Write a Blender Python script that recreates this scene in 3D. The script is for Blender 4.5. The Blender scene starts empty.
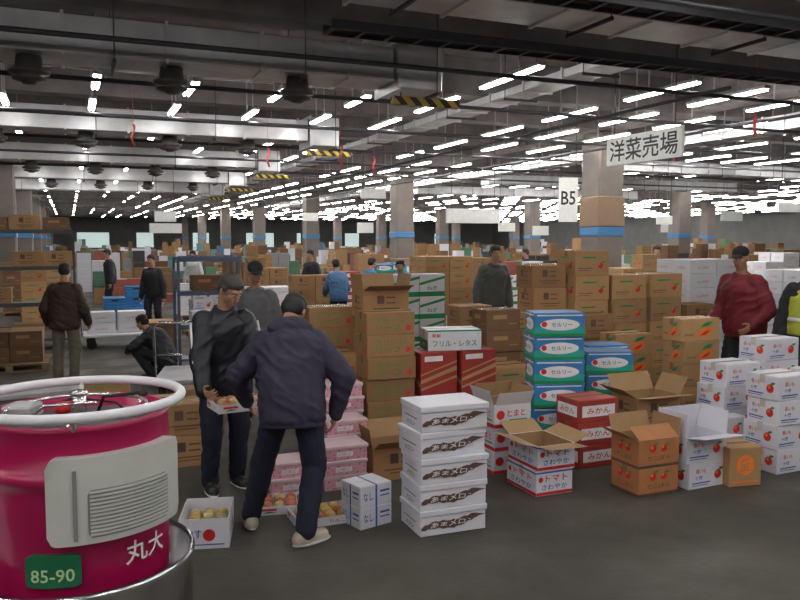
import bpy, bmesh, math, random
from mathutils import Vector, Matrix, noise
R=random.Random(7)
V=Vector
rad=math.radians
scene=bpy.context.scene
HALL=rad(23)
EV=V((math.cos(HALL),math.sin(HALL),0)); EU=V((-math.sin(HALL),math.cos(HALL),0))
def hall(v,u,z=0): return EV*v+EU*u+V((0,0,z))
def link(o): scene.collection.objects.link(o); return o
def add(name,data,loc=(0,0,0),rot=0,parent=None,label=None,category=None,group=None,kind=None,scale=None):
    o=bpy.data.objects.new(name,data); link(o)
    o.location=loc
    if isinstance(rot,(int,float)): o.rotation_euler=(0,0,rot)
    else: o.rotation_euler=rot
    if scale is not None: o.scale=(scale,)*3
    if parent: o.parent=parent
    if label:o["label"]=label
    if category:o["category"]=category
    if group:o["group"]=group
    if kind:o["kind"]=kind
    return o
# ---------- materials
MC={}
def M(name,col,rough=.6,metal=0,var=.08,scale=9,emis=0,bump=0,rand=0,bscale=40):
    if name in MC: return MC[name]
    m=bpy.data.materials.new(name); m.use_nodes=True
    nt=m.node_tree; b=nt.nodes['Principled BSDF']
    b.inputs['Roughness'].default_value=rough; b.inputs['Metallic'].default_value=metal
    c=(col[0],col[1],col[2],1)
    tc=nt.nodes.new('ShaderNodeTexCoord')
    n=nt.nodes.new('ShaderNodeTexNoise'); n.inputs['Scale'].default_value=scale; n.inputs['Detail'].default_value=4
    nt.links.new(tc.outputs['Object'],n.inputs['Vector'])
    mr=nt.nodes.new('ShaderNodeMapRange'); mr.inputs[3].default_value=1-var*2; mr.inputs[4].default_value=1+var*2
    nt.links.new(n.outputs['Fac'],mr.inputs[0])
    hs=nt.nodes.new('ShaderNodeHueSaturation'); hs.inputs['Color'].default_value=c
    last=mr.outputs[0]
    if rand:
        oi=nt.nodes.new('ShaderNodeObjectInfo'); m2=nt.nodes.new('ShaderNodeMapRange')
        m2.inputs[3].default_value=1-rand; m2.inputs[4].default_value=1+rand
        nt.links.new(oi.outputs['Random'],m2.inputs[0])
        mu=nt.nodes.new('ShaderNodeMath'); mu.operation='MULTIPLY'
        nt.links.new(last,mu.inputs[0]); nt.links.new(m2.outputs[0],mu.inputs[1]); last=mu.outputs[0]
    nt.links.new(last,hs.inputs['Value'])
    nt.links.new(hs.outputs[0],b.inputs['Base Color'])
    if emis:
        b.inputs['Emission Color'].default_value=c; b.inputs['Emission Strength'].default_value=emis
    if bump:
        n2=nt.nodes.new('ShaderNodeTexNoise'); n2.inputs['Scale'].default_value=bscale; n2.inputs['Detail'].default_value=5
        nt.links.new(tc.outputs['Object'],n2.inputs['Vector'])
        bp=nt.nodes.new('ShaderNodeBump'); bp.inputs['Strength'].default_value=bump; bp.inputs['Distance'].default_value=.01
        nt.links.new(n2.outputs['Fac'],bp.inputs['Height']); nt.links.new(bp.outputs[0],b.inputs['Normal'])
    MC[name]=m; return m
CARD=M('cardboard',(.34,.19,.083),.75,var=.06,rand=.22)
CARD2=M('cardboard_light',(.42,.25,.115),.75,var=.06,rand=.18)
CARD3=M('cardboard_dark',(.20,.108,.052),.75,var=.08,rand=.2)
CARDIN=M('cardboard_inside',(.34,.21,.105),.8)
WHT=M('white_card',(.70,.70,.77),.55,var=.03,rand=.07)
WHT2=M('white_foam',(.76,.77,.82),.6,var=.02,rand=.05)
TAPE=M('brown_tape',(.30,.18,.08),.25)
TAPEC=M('clear_tape',(.58,.55,.48),.2)
PRED=M('print_red',(.60,.025,.025),.5); PGRN=M('print_green',(.015,.26,.085),.5); PBLU=M('print_blue',(.03,.09,.38),.5)
PBRN=M('print_brown',(.11,.06,.05),.5); PORG=M('print_orange',(.85,.20,.03),.5); PBLK=M('print_black',(.02,.02,.025),.5)
PWHT=M('print_white',(.80,.80,.80),.5); PPNK=M('print_pink',(.75,.16,.30),.5); PYEL=M('print_yellow',(.85,.6,.05),.5)
PTEAL=M('print_teal',(.02,.36,.30),.5)
PINK=M('pink_card',(.66,.38,.45),.55,rand=.1); REDC=M('red_card',(.36,.04,.032),.55); ORC=M('orange_card',(.40,.17,.065),.6)
BLUC=M('blue_card',(.035,.20,.48),.5); GRNC=M('green_card',(.05,.36,.2),.5)
STEEL=M('galvanised',(.62,.62,.64),.4,.55,var=.16,scale=3,bump=.1,bscale=6)
DSTEEL=M('dark_steel',(.09,.09,.10),.5,.6); CHROME=M('chrome',(.7,.7,.72),.2,1)
RUB=M('rubber',(.02,.02,.02),.8); WOOD=M('pallet_wood',(.33,.22,.12),.8,rand=.2)
# ---------- geometry helpers
def bm_mesh(bm,name,mats,smooth=False):
    me=bpy.data.meshes.new(name); bm.to_mesh(me); bm.free()
    for m in mats: me.materials.append(m)
    if smooth:
        for p in me.polygons: p.use_smooth=True
    return me
def bx(bm,x0,x1,y0,y1,z0,z1,mi=0,bev=0,rotm=None):
    r=bmesh.ops.create_cube(bm,size=1,matrix=Matrix.Translation(((x0+x1)/2,(y0+y1)/2,(z0+z1)/2))@Matrix.Diagonal((x1-x0,y1-y0,z1-z0,1)))
    vs=r['verts']
    fs=set(f for v in vs for f in v.link_faces)
    for f in fs:f.material_index=mi
    if bev:
        es=set(e for v in vs for e in v.link_edges)
        res=bmesh.ops.bevel(bm,geom=list(es),offset=bev,segments=1,affect='EDGES',profile=.5,material=mi)
        vs=list(set(v for f in res['faces'] for v in f.verts))
    if rotm is not None: bmesh.ops.transform(bm,matrix=rotm,verts=vs)
    return vs
def frame(d):
    d=d.normalized(); a=V((0,0,1)) if abs(d.z)<.9 else V((1,0,0))
    u=d.cross(a).normalized(); return d,u,d.cross(u).normalized()
def tube(bm,a,b,r,mi=0,n=8,r2=None):
    a=V(a);b=V(b);d,u,w=frame(b-a); r2=r if r2 is None else r2
    A=[];B=[]
    for i in range(n):
        t=2*math.pi*i/n; o=u*math.cos(t)+w*math.sin(t)
        A.append(bm.verts.new(a+o*r));B.append(bm.verts.new(b+o*r2))
    for i in range(n):
        f=bm.faces.new((A[i],A[(i+1)%n],B[(i+1)%n],B[i])); f.material_index=mi; f.smooth=True
    f=bm.faces.new(A[::-1]);f.material_index=mi; f=bm.faces.new(B);f.material_index=mi
def pathtube(bm,pts,r,mi=0,n=8,closed=False):
    pts=[V(p) for p in pts]; N=len(pts); rings=[]
    for i,p in enumerate(pts):
        q=pts[(i+1)%N] if closed or i<N-1 else p; o=pts[i-1] if closed or i>0 else p
        d,u,w=frame(q-o)
        rings.append([bm.verts.new(p+(u*math.cos(2*math.pi*k/n)+w*math.sin(2*math.pi*k/n))*r) for k in range(n)])
    for i in range(N if closed else N-1):
        a=rings[i];b=rings[(i+1)%N]
        for k in range(n):
            f=bm.faces.new((a[k],a[(k+1)%n],b[(k+1)%n],b[k]));f.material_index=mi;f.smooth=True
    if not closed:
        f=bm.faces.new(rings[0][::-1]);f.material_index=mi;f=bm.faces.new(rings[-1]);f.material_index=mi
def lathe(bm,prof,n=48,mi=0,smooth=True,c=(0,0)):
    rings=[]
    for r,z in prof:
        rings.append([bm.verts.new((c[0]+max(r,.0005)*math.cos(2*math.pi*k/n),c[1]+max(r,.0005)*math.sin(2*math.pi*k/n),z)) for k in range(n)])
    for i in range(len(rings)-1):
        for k in range(n):
            f=bm.faces.new((rings[i][k],rings[i][(k+1)%n],rings[i+1][(k+1)%n],rings[i+1][k]));f.material_index=mi;f.smooth=smooth
def fix(bm): bmesh.ops.recalc_face_normals(bm,faces=bm.faces[:])
TC={}
def text_geo(s):
    if s in TC: return TC[s]
    cu=bpy.data.curves.new('t','FONT'); cu.body=s; cu.align_x='CENTER'; cu.align_y='CENTER'; cu.resolution_u=2
    cu.offset=.012; cu.space_line=.95
    ob=bpy.data.objects.new('t',cu); link(ob)
    dg=bpy.context.evaluated_depsgraph_get(); dg.update()
    me=bpy.data.meshes.new_from_object(ob.evaluated_get(dg))
    vs=[(v.co.x,v.co.y) for v in me.vertices]; fs=[tuple(p.vertices) for p in me.polygons]
    bpy.data.objects.remove(ob); bpy.data.curves.remove(cu); bpy.data.meshes.remove(me)
    if not vs: vs=[(0,0),(1,0),(1,1)]; fs=[(0,1,2)]
    x0=min(v[0] for v in vs);x1=max(v[0] for v in vs);y0=min(v[1] for v in vs);y1=max(v[1] for v in vs)
    cx=(x0+x1)/2;cy=(y0+y1)/2
    vs=[(a-cx,b-cy) for a,b in vs]
    TC[s]=(vs,fs,x1-x0,y1-y0); return TC[s]
for s_ in ('あまメロン','メロン','さわやか','トマト','とまと','セルリー','みかん','でこぽん','愛','産地直送','長いも','十勝','グリーン','リーフ','フリル・レタス','新鮮','レタス','いちご','なし','しいたけ','ねぎ','洋菜売場','B5','85-90','丸大','りんご','なす'): text_geo(s_)
def put_text(bm,s,mp,ca,cb,w,h,mi,shear=0,wave=0):
    vs,fs,tw,th=text_geo(s)
    sx=w/tw; sy=h/th
    nv=[bm.verts.new(mp(ca+a*sx+shear*b*sy,cb+b*sy*(1+wave*2*math.sin(a*2.1+1))+wave*h*(a/tw*1.6+.5*math.sin(a*3)))) for a,b in vs]
    for f in fs:
        try:
            q=bm.faces.new([nv[i] for i in f]); q.material_index=mi
        except ValueError: pass
def put_poly(bm,pts,mp,mi):
    f=bm.faces.new([bm.verts.new(mp(a,b)) for a,b in pts]); f.material_index=mi
def face_map(face,L,W,H,e=.0015):
    return {'f':lambda a,b:(a,-W/2-e,b),'b':lambda a,b:(-a,W/2+e,b),'l':lambda a,b:(-L/2-e,-a,b),
            'r':lambda a,b:(L/2+e,a,b),'t':lambda a,b:(a,b,H+e)}[face]
def prints(bm,items,L,W,H,mats):
    for it in items:
        faces,typ,mat,args=it[:4]
        if mat not in mats: mats.append(mat)
        mi=mats.index(mat)
        for fc in faces:
            fw=L if fc in 'fbt' else W; fh=H if fc!='t' else W
            e=.0015+(.0008*it[4] if len(it)>4 else 0)
            mp=face_map(fc,L,W,H,e); off=0 if fc!='t' else -W/2
            if typ=='T':
                s,ca,cb,w,h=args[:5]; put_text(bm,s,mp,ca*fw,cb*fh+off,w*fw,h*fh,mi,args[5] if len(args)>5 else 0,args[6] if len(args)>6 else 0)
            elif typ=='R':
                a0,a1,b0,b1=args
                put_poly(bm,[(a0*fw,b0*fh+off),(a1*fw,b0*fh+off),(a1*fw,b1*fh+off),(a0*fw,b1*fh+off)],mp,mi)
            elif typ=='O':
                ca,cb,ra=args[:3]; ry=args[3] if len(args)>3 else ra
                put_poly(bm,[(ca*fw+ra*H*math.cos(t*math.pi/10),cb*fh+off+ry*H*math.sin(t*math.pi/10)) for t in range(20)],mp,mi)
            elif typ=='P':
                for q in (args if isinstance(args[0][0],(tuple,list)) else [args]):
                    put_poly(bm,[(a*fw,b*fh+off) for a,b in q],mp,mi)
FB='fb';LR='lr';AL='fblr'
SP={}
def spec(k,L,W,H,base,pr,label,category='box',name='carton',tape=TAPE,lid=None):
    SP[k]=dict(L=L,W=W,H=H,base=base,pr=pr,label=label,cat=category,name=name,tape=tape,lid=lid)
def strokepoly():
    up=[];lo=[]
    for i in range(19):
        t=i/18; x=-.48+.96*t; c=.30+.27*t+.06*math.sin(t*9); th=.165*(math.sin(math.pi*min(1,t*1.04+.02))**.4)+.03*math.sin(i*2.3)
        up.append((x,c+th)); lo.append((x,c-th*.9))
    return [[lo[i],lo[i+1],up[i+1],up[i]] for i in range(18)]
def fruitmark(x,y,r=.16):
    return [(AL,'O',PRED,(x,y,r),1),(AL,'O',PORG,(x-.03,y+.06,r*.4),2),(AL,'P',PGRN,[(x,y+r*.9),(x+.06,y+r*1.5),(x+.16,y+r*1.4),(x+.1,y+r*.9)],2)]
spec('melon',.5,.36,.178,WHT,[(FB,'P',PBRN,strokepoly()),(FB,'T',PWHT,('あまメロン',-.01,.43,.66,.20,.25,.12),2),(LR,'R',PBRN,(-.3,.3,.46,.50)),(LR,'T',PBRN,('メロン',0,.25,.4,.18))],
     'white melon carton with a brown brush-stroke print and lid',name='melon_carton',lid=WHT,tape=None)
spec('sawayaka',.34,.44,.2,WHT,[(AL,'R',PRED,(-.5,.5,.04,.16)),(AL,'T',PBLU,('さわやか',0,.34,.7,.22)),(AL,'T',PRED,('トマト',.05,.68,.6,.26)),(AL,'R',PBLU,(-.5,.5,.9,.96)),(AL,'O',PRED,(-.38,.66,.11))],
     'white tomato carton printed in red and blue',tape=TAPEC,name='tomato_carton')
spec('redwhite',.36,.36,.2,WHT,[(AL,'R',PRED,(-.5,.5,.0,.16)),(AL,'T',PRED,('とまと',0.1,.6,.5,.3)),(AL,'O',PRED,(-.33,.55,.2)),(AL,'R',PGRN,(-.1,.4,.28,.34))],'white tomato carton printed in red',tape=TAPEC,name='tomato_carton')
spec('celery',.48,.33,.22,BLUC,[(AL,'R',PTEAL,(-.5,.5,0,.4)),(FB,'O',PWHT,(0,.5,.86,.25),1),(LR,'O',PWHT,(0,.5,.6,.25),1),(AL,'T',PBLU,('セルリー',0.04,.5,.42,.18),2),(AL,'O',PRED,(-.31,.52,.12),3),(AL,'R',PGRN,(-.5,.5,.0,.13),2),(AL,'R',PWHT,(-.45,.45,.87,.92),1)],
     'blue and green celery carton with a white oval',tape=TAPEC,name='celery_carton')
spec('mikan',.42,.34,.2,REDC,[(AL,'R',PWHT,(-.42,.42,.25,.75)),(AL,'T',PRED,('みかん',0,.5,.6,.28),1)],'red and white mandarin carton',name='mandarin_carton')
spec('orange',.4,.33,.22,ORC,[(AL,'R',PBRN,(-.5,.5,.0,.1)),(AL,'T',PBRN,('でこぽん',0,.34,.6,.18))]+fruitmark(-.15,.68,.15)+fruitmark(.12,.66,.13),'orange-brown carton for citrus fruit',tape=TAPE,name='citrus_carton')
spec('maru',.3,.3,.32,CARD2,[(AL,'O',PORG,(0,.55,.26)),(AL,'T',CARD2,('愛',0,.55,.34,.34),1),(AL,'R',PORG,(-.4,.4,.1,.14))],'light brown carton with an orange round mark',name='marked_carton')
spec('peach',.5,.3,.235,CARD2,[(AL,'P',PORG,[(-.12,.2),(-.08,.36),(.02,.54),(.14,.64),(.26,.62),(.30,.45),(.24,.28),(.10,.2)]),(AL,'P',PRED,[(-.02,.24),(.1,.26),(.2,.38),(.22,.5),(.08,.4)],1),(AL,'P',PGRN,[(-.02,.62),(.06,.76),(.16,.84),(.32,.86),(.24,.72),(.12,.64)]),(AL,'T',PBRN,('産地直送',-.30,.3,.24,.1))],'light brown carton with an orange and green emblem',name='emblem_carton')
spec('whiter',.42,.34,.21,WHT,[(AL,'T',PRED,('長いも',-.2,.68,.26,.18)),(AL,'T',PBLU,('十勝',-.25,.42,.2,.16)),(AL,'R',PBLU,(-.42,.05,.2,.25)),(AL,'R',PBLU,(-.42,.0,.12,.15))]+fruitmark(.24,.48,.18),'white carton with blue lettering and a red fruit mark',tape=TAPEC,name='yam_carton')
spec('gleaf',.5,.36,.215,CARD,[(AL,'T',PGRN,('グリーン',-.02,.68,.66,.27)),(AL,'T',PGRN,('リーフ',-.06,.33,.5,.27)),(AL,'O',PRED,(.36,.3,.12))],'brown lettuce carton with green lettering',name='lettuce_carton')
spec('frill',.56,.36,.21,WHT,[(FB,'T',PGRN,('フリル・レタス',0,.36,.82,.3)),(FB,'T',PRED,('新鮮',-.34,.74,.16,.18)),(LR,'R',PGRN,(-.5,.5,0,.5)),(FB,'R',PGRN,(-.5,.5,.93,1.0)),(LR,'T',PWHT,('レタス',0,.25,.5,.25),1)],'white frilly lettuce carton with green lettering',tape=TAPEC,name='lettuce_carton')
spec('stripe',.4,.36,.44,REDC,[(FB,'P',CARD2,[[(-.5,.30),(-.5,.38),(.5,.68),(.5,.58)],[(-.5,.14),(-.5,.19),(.5,.46),(.5,.40)],[(-.5,.48),(-.5,.51),(.5,.80),(.5,.76)]]),(FB,'R',PWHT,(-.4,.1,.80,.92),1),(LR,'P',CARD2,[[(-.5,.5),(-.5,.6),(.5,.3),(.5,.2)]])],'dark red carton with diagonal stripes and white label',name='striped_carton')
spec('brown',.5,.36,.28,CARD,[(AL,'R',PBRN,(-.3,.3,.3,.34)),(AL,'R',PBRN,(-.2,.2,.2,.23)),(AL,'P',PBRN,[[(-.2,.5),(-.05,.5),(-.05,.8),(-.2,.8)],[(.0,.5),(.2,.5),(.2,.55),(.0,.55)],[(.0,.7),(.2,.7),(.2,.75),(.0,.75)]])],'brown corrugated cardboard carton',name='cardboard_carton')
spec('brown2',.46,.32,.24,CARD3,[(AL,'R',CARD2,(-.3,.1,.55,.75)),(AL,'R',CARD2,(.15,.4,.3,.34))],'dark brown corrugated cardboard carton',name='cardboard_carton')
spec('brown3',.52,.38,.31,CARD2,[(AL,'R',PGRN,(-.3,.1,.70,.76)),(AL,'R',PBRN,(-.4,.0,.28,.31)),(AL,'R',PBRN,(-.4,-.1,.2,.22))]+fruitmark(.24,.4,.12),'light brown vegetable carton with fruit mark',name='cardboard_carton')
dots=[(AL,'O',PRED,(x,y,.055)) for x,y in ((-.40,.62),(-.18,.66),(.08,.62),(.32,.66),(-.28,.14),(.02,.12),(.27,.14),(.43,.5))]+[(AL,'O',PPNK,(x,y,.06)) for x,y in ((-.3,.4),(.2,.4),(.42,.2),(-.42,.25),(-.12,.24),(.14,.2))]
spec('pink',.36,.28,.12,PINK,[(AL,'R',PWHT,(-.24,.14,.25,.58),1),(AL,'T',PPNK,('いちご',-.05,.42,.3,.2),2)]+dots,'pale pink strawberry carton with red dots',tape=None,name='strawberry_carton',lid=M('pink_lid',(.70,.52,.57),.5,rand=.1))
spec('bluew',.27,.24,.15,WHT,[(AL,'R',PBLU,(-.03,.03,0,1)),(AL,'T',PBLU,('なし',-.25,.5,.3,.4)),(AL,'R',PBLU,(.12,.42,.6,.7)),(AL,'R',PBLU,(.12,.42,.4,.46)),('t','R',PBLU,(-.03,.03,0,1))],'white carton with blue strapping band',tape=None,name='strapped_carton')
spec('foam',.5,.34,.2,WHT2,[(AL,'T',PRED,('しいたけ',0,.42,.4,.18))],'white foam box with lid',name='foam_box',lid=WHT2,tape=None)
spec('wgreen',.42,.3,.34,WHT,[(AL,'R',PGRN,(-.5,.5,.0,.22)),(AL,'P',PGRN,[(-.5,.5),(.5,.8),(.5,.92),(-.5,.62)]),(AL,'T',PGRN,('ねぎ',0,.38,.4,.2))],'white carton with green bands',tape=TAPEC,name='leek_carton')
spec('bluecrate',.5,.36,.25,BLUC,[(AL,'R',PBLK,(-.15,.15,.7,.85))],'blue plastic produce crate',category='crate',name='produce_crate',tape=None)
CM={}
def carton_mesh(k):
    if k in CM: return CM[k]
    s=SP[k];L,W,H=s['L'],s['W'],s['H']; mats=[s['base']]; bm=bmesh.new()
    if s['lid']:
        bx(bm,-L/2+.004,L/2-.004,-W/2+.004,W/2-.004,0,H-.006,0,.004)
    elif k=='bluecrate':
        for z0,z1 in ((0,.05),(.08,.13),(.16,.2),(.22,H)): bx(bm,-L/2,L/2,-W/2,W/2,z0,z1,0,.004)
        bx(bm,-L/2+.012,L/2-.012,-W/2+.012,W/2-.012,.01,H-.01,0)
    else:
        bx(bm,-L/2,L/2,-W/2,W/2,0,H-.003,0,.005)
        bx(bm,-L/2+.003,L/2-.003,-W/2+.003,-.002,H-.004,H,0); bx(bm,-L/2+.003,L/2-.003,.002,W/2-.003,H-.004,H,0)
    prints(bm,s['pr'],L,W,H,mats)
    me=bm_mesh(bm,k,mats)
    part=None
    if s['lid']:
        b=bmesh.new(); hh=H*.24
        bx(b,-L/2-.005,L/2+.005,-W/2-.005,W/2+.005,H-hh,H,0,.005)
        part=('lid',bm_mesh(b,k+'_lid',[s['lid']]))
    elif s['tape']:
        b=bmesh.new(); w=.028
        bx(b,-L/2-.0012,L/2+.0012,-w,w,H-.0035,H+.0012,0)
        bx(b,-L/2-.0012,-L/2,-w,w,H-.07,H,0); bx(b,L/2,L/2+.0012,-w,w,H-.07,H,0)
        part=('packing_tape',bm_mesh(b,k+'_tape',[s['tape']]))
    CM[k]=(me,part); return CM[k]
def carton(k,loc,rot=HALL,parts=True,label=None,group=None):
    me,part=carton_mesh(k); s=SP[k]
    o=add(s['name'],me,loc,rot,label=label or s['label'],category=s['cat'],group=group)
    if part and parts: add(part[0],part[1],(0,0,0),0,parent=o)
    return o
def corner(x,y,L,W,rot):
    c,s=math.cos(rot),math.sin(rot)
    return x+L/2*c-W/2*s, y+L/2*s+W/2*c
def stack(k,x,y,n,rot=HALL,z=0,jit=1,label=None,group=None,parts=True):
    s=SP[k]; cx,cy=corner(x,y,s['L'],s['W'],rot)
    zz=z; t=.0014 if (s['tape'] and parts) else .0003
    for i in range(n):
        carton(k,(cx+R.uniform(-.012,.012)*jit,cy+R.uniform(-.012,.012)*jit,zz),rot+rad(R.uniform(-2.8,2.8))*jit,parts,label,group or ('stack of '+s['label']+'s'))
        zz+=s['H']+t
    return zz,cx,cy
OC={}
def open_carton(k,x,y,z=0,rot=HALL,flaps=(110,100,120,95),label=None,inner=CARDIN,centered=False,fl=None):
    s=SP[k];L,W,H=s['L'],s['W'],s['H']
    if k not in OC:
        bm=bmesh.new(); mats=[s['base'],inner]; t=.005
        bx(bm,-L/2,L/2,-W/2,-W/2+t,0,H,0);bx(bm,-L/2,L/2,W/2-t,W/2,0,H,0)
        bx(bm,-L/2,-L/2+t,-W/2+t,W/2-t,0,H,0);bx(bm,L/2-t,L/2,-W/2+t,W/2-t,0,H,0)
        bx(bm,-L/2+t,L/2-t,-W/2+t,W/2-t,0,.008,1)
        h2=H-.002;q=.0015
        bx(bm,-L/2+t,L/2-t,-W/2+t,-W/2+t+q,.008,h2,1);bx(bm,-L/2+t,L/2-t,W/2-t-q,W/2-t,.008,h2,1)
        bx(bm,-L/2+t,-L/2+t+q,-W/2+t+q,W/2-t-q,.008,h2,1);bx(bm,L/2-t-q,L/2-t,-W/2+t+q,W/2-t-q,.008,h2,1)
        pr=[p for p in s['pr'] if p[0]!='t']
        prints(bm,pr,L,W,H,mats); OC[k]=bm_mesh(bm,k+'_open',mats)
    cx,cy=(x,y) if centered else corner(x,y,L,W,rot)
    o=add('open_'+s['name'],OC[k],(cx,cy,z),rot,label=label or ('open '+s['label'].replace(' carton',' box')),category=s['cat'])
    fh=fl or W*.46
    for i,a in enumerate(flaps):
        if a is None: continue
        b=bmesh.new(); ln=(L if i%2==0 else W)-.012; d_=fh if i%2==0 else min(fh,L*.45)
        bx(b,-ln/2,ln/2,0,d_,.0015,.004,0); bx(b,-ln/2,ln/2,0,d_,0,.0015,1)
        m=bm_mesh(b,'flap',[s['base'],inner])
        fo=add('flap',m,parent=o)
        pos=[(0,-W/2,H),(L/2,0,H),(0,W/2,H),(-L/2,0,H)][i]
        rz=[0,math.pi/2,math.pi,-math.pi/2][i]
        fo.matrix_local=Matrix.Translation(pos)@Matrix.Rotation(rz,4,'Z')@Matrix.Rotation(rad(a),4,'X')
    return o
# ---------- camera
cam=bpy.data.cameras.new('camera'); co=link(bpy.data.objects.new('camera',cam))
cam.sensor_width=36; cam.lens=35; co.location=(0,0,2); co.rotation_euler=(rad(90-4.41),0,0); cam.clip_end=300
scene.camera=co
# ---------- people
SKIN=M('skin',(.42,.22,.14),.5,var=.04); HAIR=M('hair_dark',(.014,.012,.012),.6); HAIRG=M('hair_greying',(.045,.042,.042),.6); EYEW=M('eye_white',(.5,.48,.45),.3)
LIP=M('lip',(.27,.10,.08),.5)
def ell(bm,c,r,Rm=None,sub=3):
    m=Matrix.Translation(c)
    if Rm is not None: m=m@Rm.to_4x4()
    bmesh.ops.create_icosphere(bm,subdivisions=sub,radius=1,matrix=m@Matrix.Diagonal((r[0],r[1],r[2],1)))
def cap(bm,a,b,ra,rb,n=14):
    a=V(a);b=V(b)
    if (b-a).length<1e-5: return
    d,u,w=frame(b-a); prof=[]
    for i in range(1,5): t=i*math.pi/8-math.pi/2; prof.append((a+d*ra*math.sin(t),ra*math.cos(t)))
    prof.append((b,rb))
    for i in range(1,4): t=i*math.pi/8; prof.append((b+d*rb*math.sin(t),rb*math.cos(t)))
    rings=[[bm.verts.new(c+(u*math.cos(2*math.pi*k/n)+w*math.sin(2*math.pi*k/n))*r) for k in range(n)] for c,r in prof]
    for i in range(len(rings)-1):
        for k in range(n): bm.faces.new((rings[i][k],rings[i][(k+1)%n],rings[i+1][(k+1)%n],rings[i+1][k]))
    p=bm.verts.new(a-d*ra);q=bm.verts.new(b+d*rb)
    for k in range(n): bm.faces.new((p,rings[0][(k+1)%n],rings[0][k])); bm.faces.new((q,rings[-1][k],rings[-1][(k+1)%n]))
def loft(bm,sts,n=20):
    rings=[[bm.verts.new(c+s*rx*math.cos(2*math.pi*k/n)+f*ry*math.sin(2*math.pi*k/n)) for k in range(n)] for c,s,f,rx,ry in sts]
    for i in range(len(rings)-1):
        for k in range(n): bm.faces.new((rings[i][k],rings[i][(k+1)%n],rings[i+1][(k+1)%n],rings[i+1][k]))
    bm.faces.new(rings[0][::-1]); bm.faces.new(rings[-1])
def remesh(bm,name,mats,voxel,it=3,fold=0,seed=0,minz=None):
    bmesh.ops.recalc_face_normals(bm,faces=bm.faces[:])
    me=bpy.data.meshes.new('tmp'); bm.to_mesh(me); bm.free()
    ob=link(bpy.data.objects.new('tmp',me))
    m=ob.modifiers.new('r','REMESH'); m.mode='VOXEL'; m.voxel_size=voxel
    if it: s=ob.modifiers.new('s','SMOOTH'); s.factor=.5; s.iterations=it
    dg=bpy.context.evaluated_depsgraph_get(); dg.update()
    out=bpy.data.meshes.new_from_object(ob.evaluated_get(dg)); out.name=name
    bpy.data.objects.remove(ob); bpy.data.meshes.remove(me)
    out.materials.clear()
    for x in mats: out.materials.append(x)
    if fold:
        nn=[v.normal.copy() for v in out.vertices]
        for v,nv in zip(out.vertices,nn):
            p=v.co; q=V((p.x*9+seed,p.y*9,p.z*5)); a=noise.noise(q)*1.0
            r=1-abs(noise.noise(V((p.x*6-seed,p.y*6,p.z*13+p.x*8))))*2
            v.co=p+nv*(a*.6+r*.5)*fold
    if minz is not None:
        for v in out.vertices: v.co.z=max(v.co.z,minz)
    for p in out.polygons: p.use_smooth=True; p.material_index=0
    return out
def ik(a,t,l1,l2,hint):
    d=t-a; D=min(d.length,(l1+l2)*.998); D=max(D,abs(l1-l2)+.02); n_=d.normalized(); t=a+n_*D
    x=(l1*l1-l2*l2+D*D)/(2*D); h=math.sqrt(max(l1*l1-x*x,0)); p=(hint-n_*hint.dot(n_)).normalized()
    return a+n_*x+p*h,t
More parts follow.
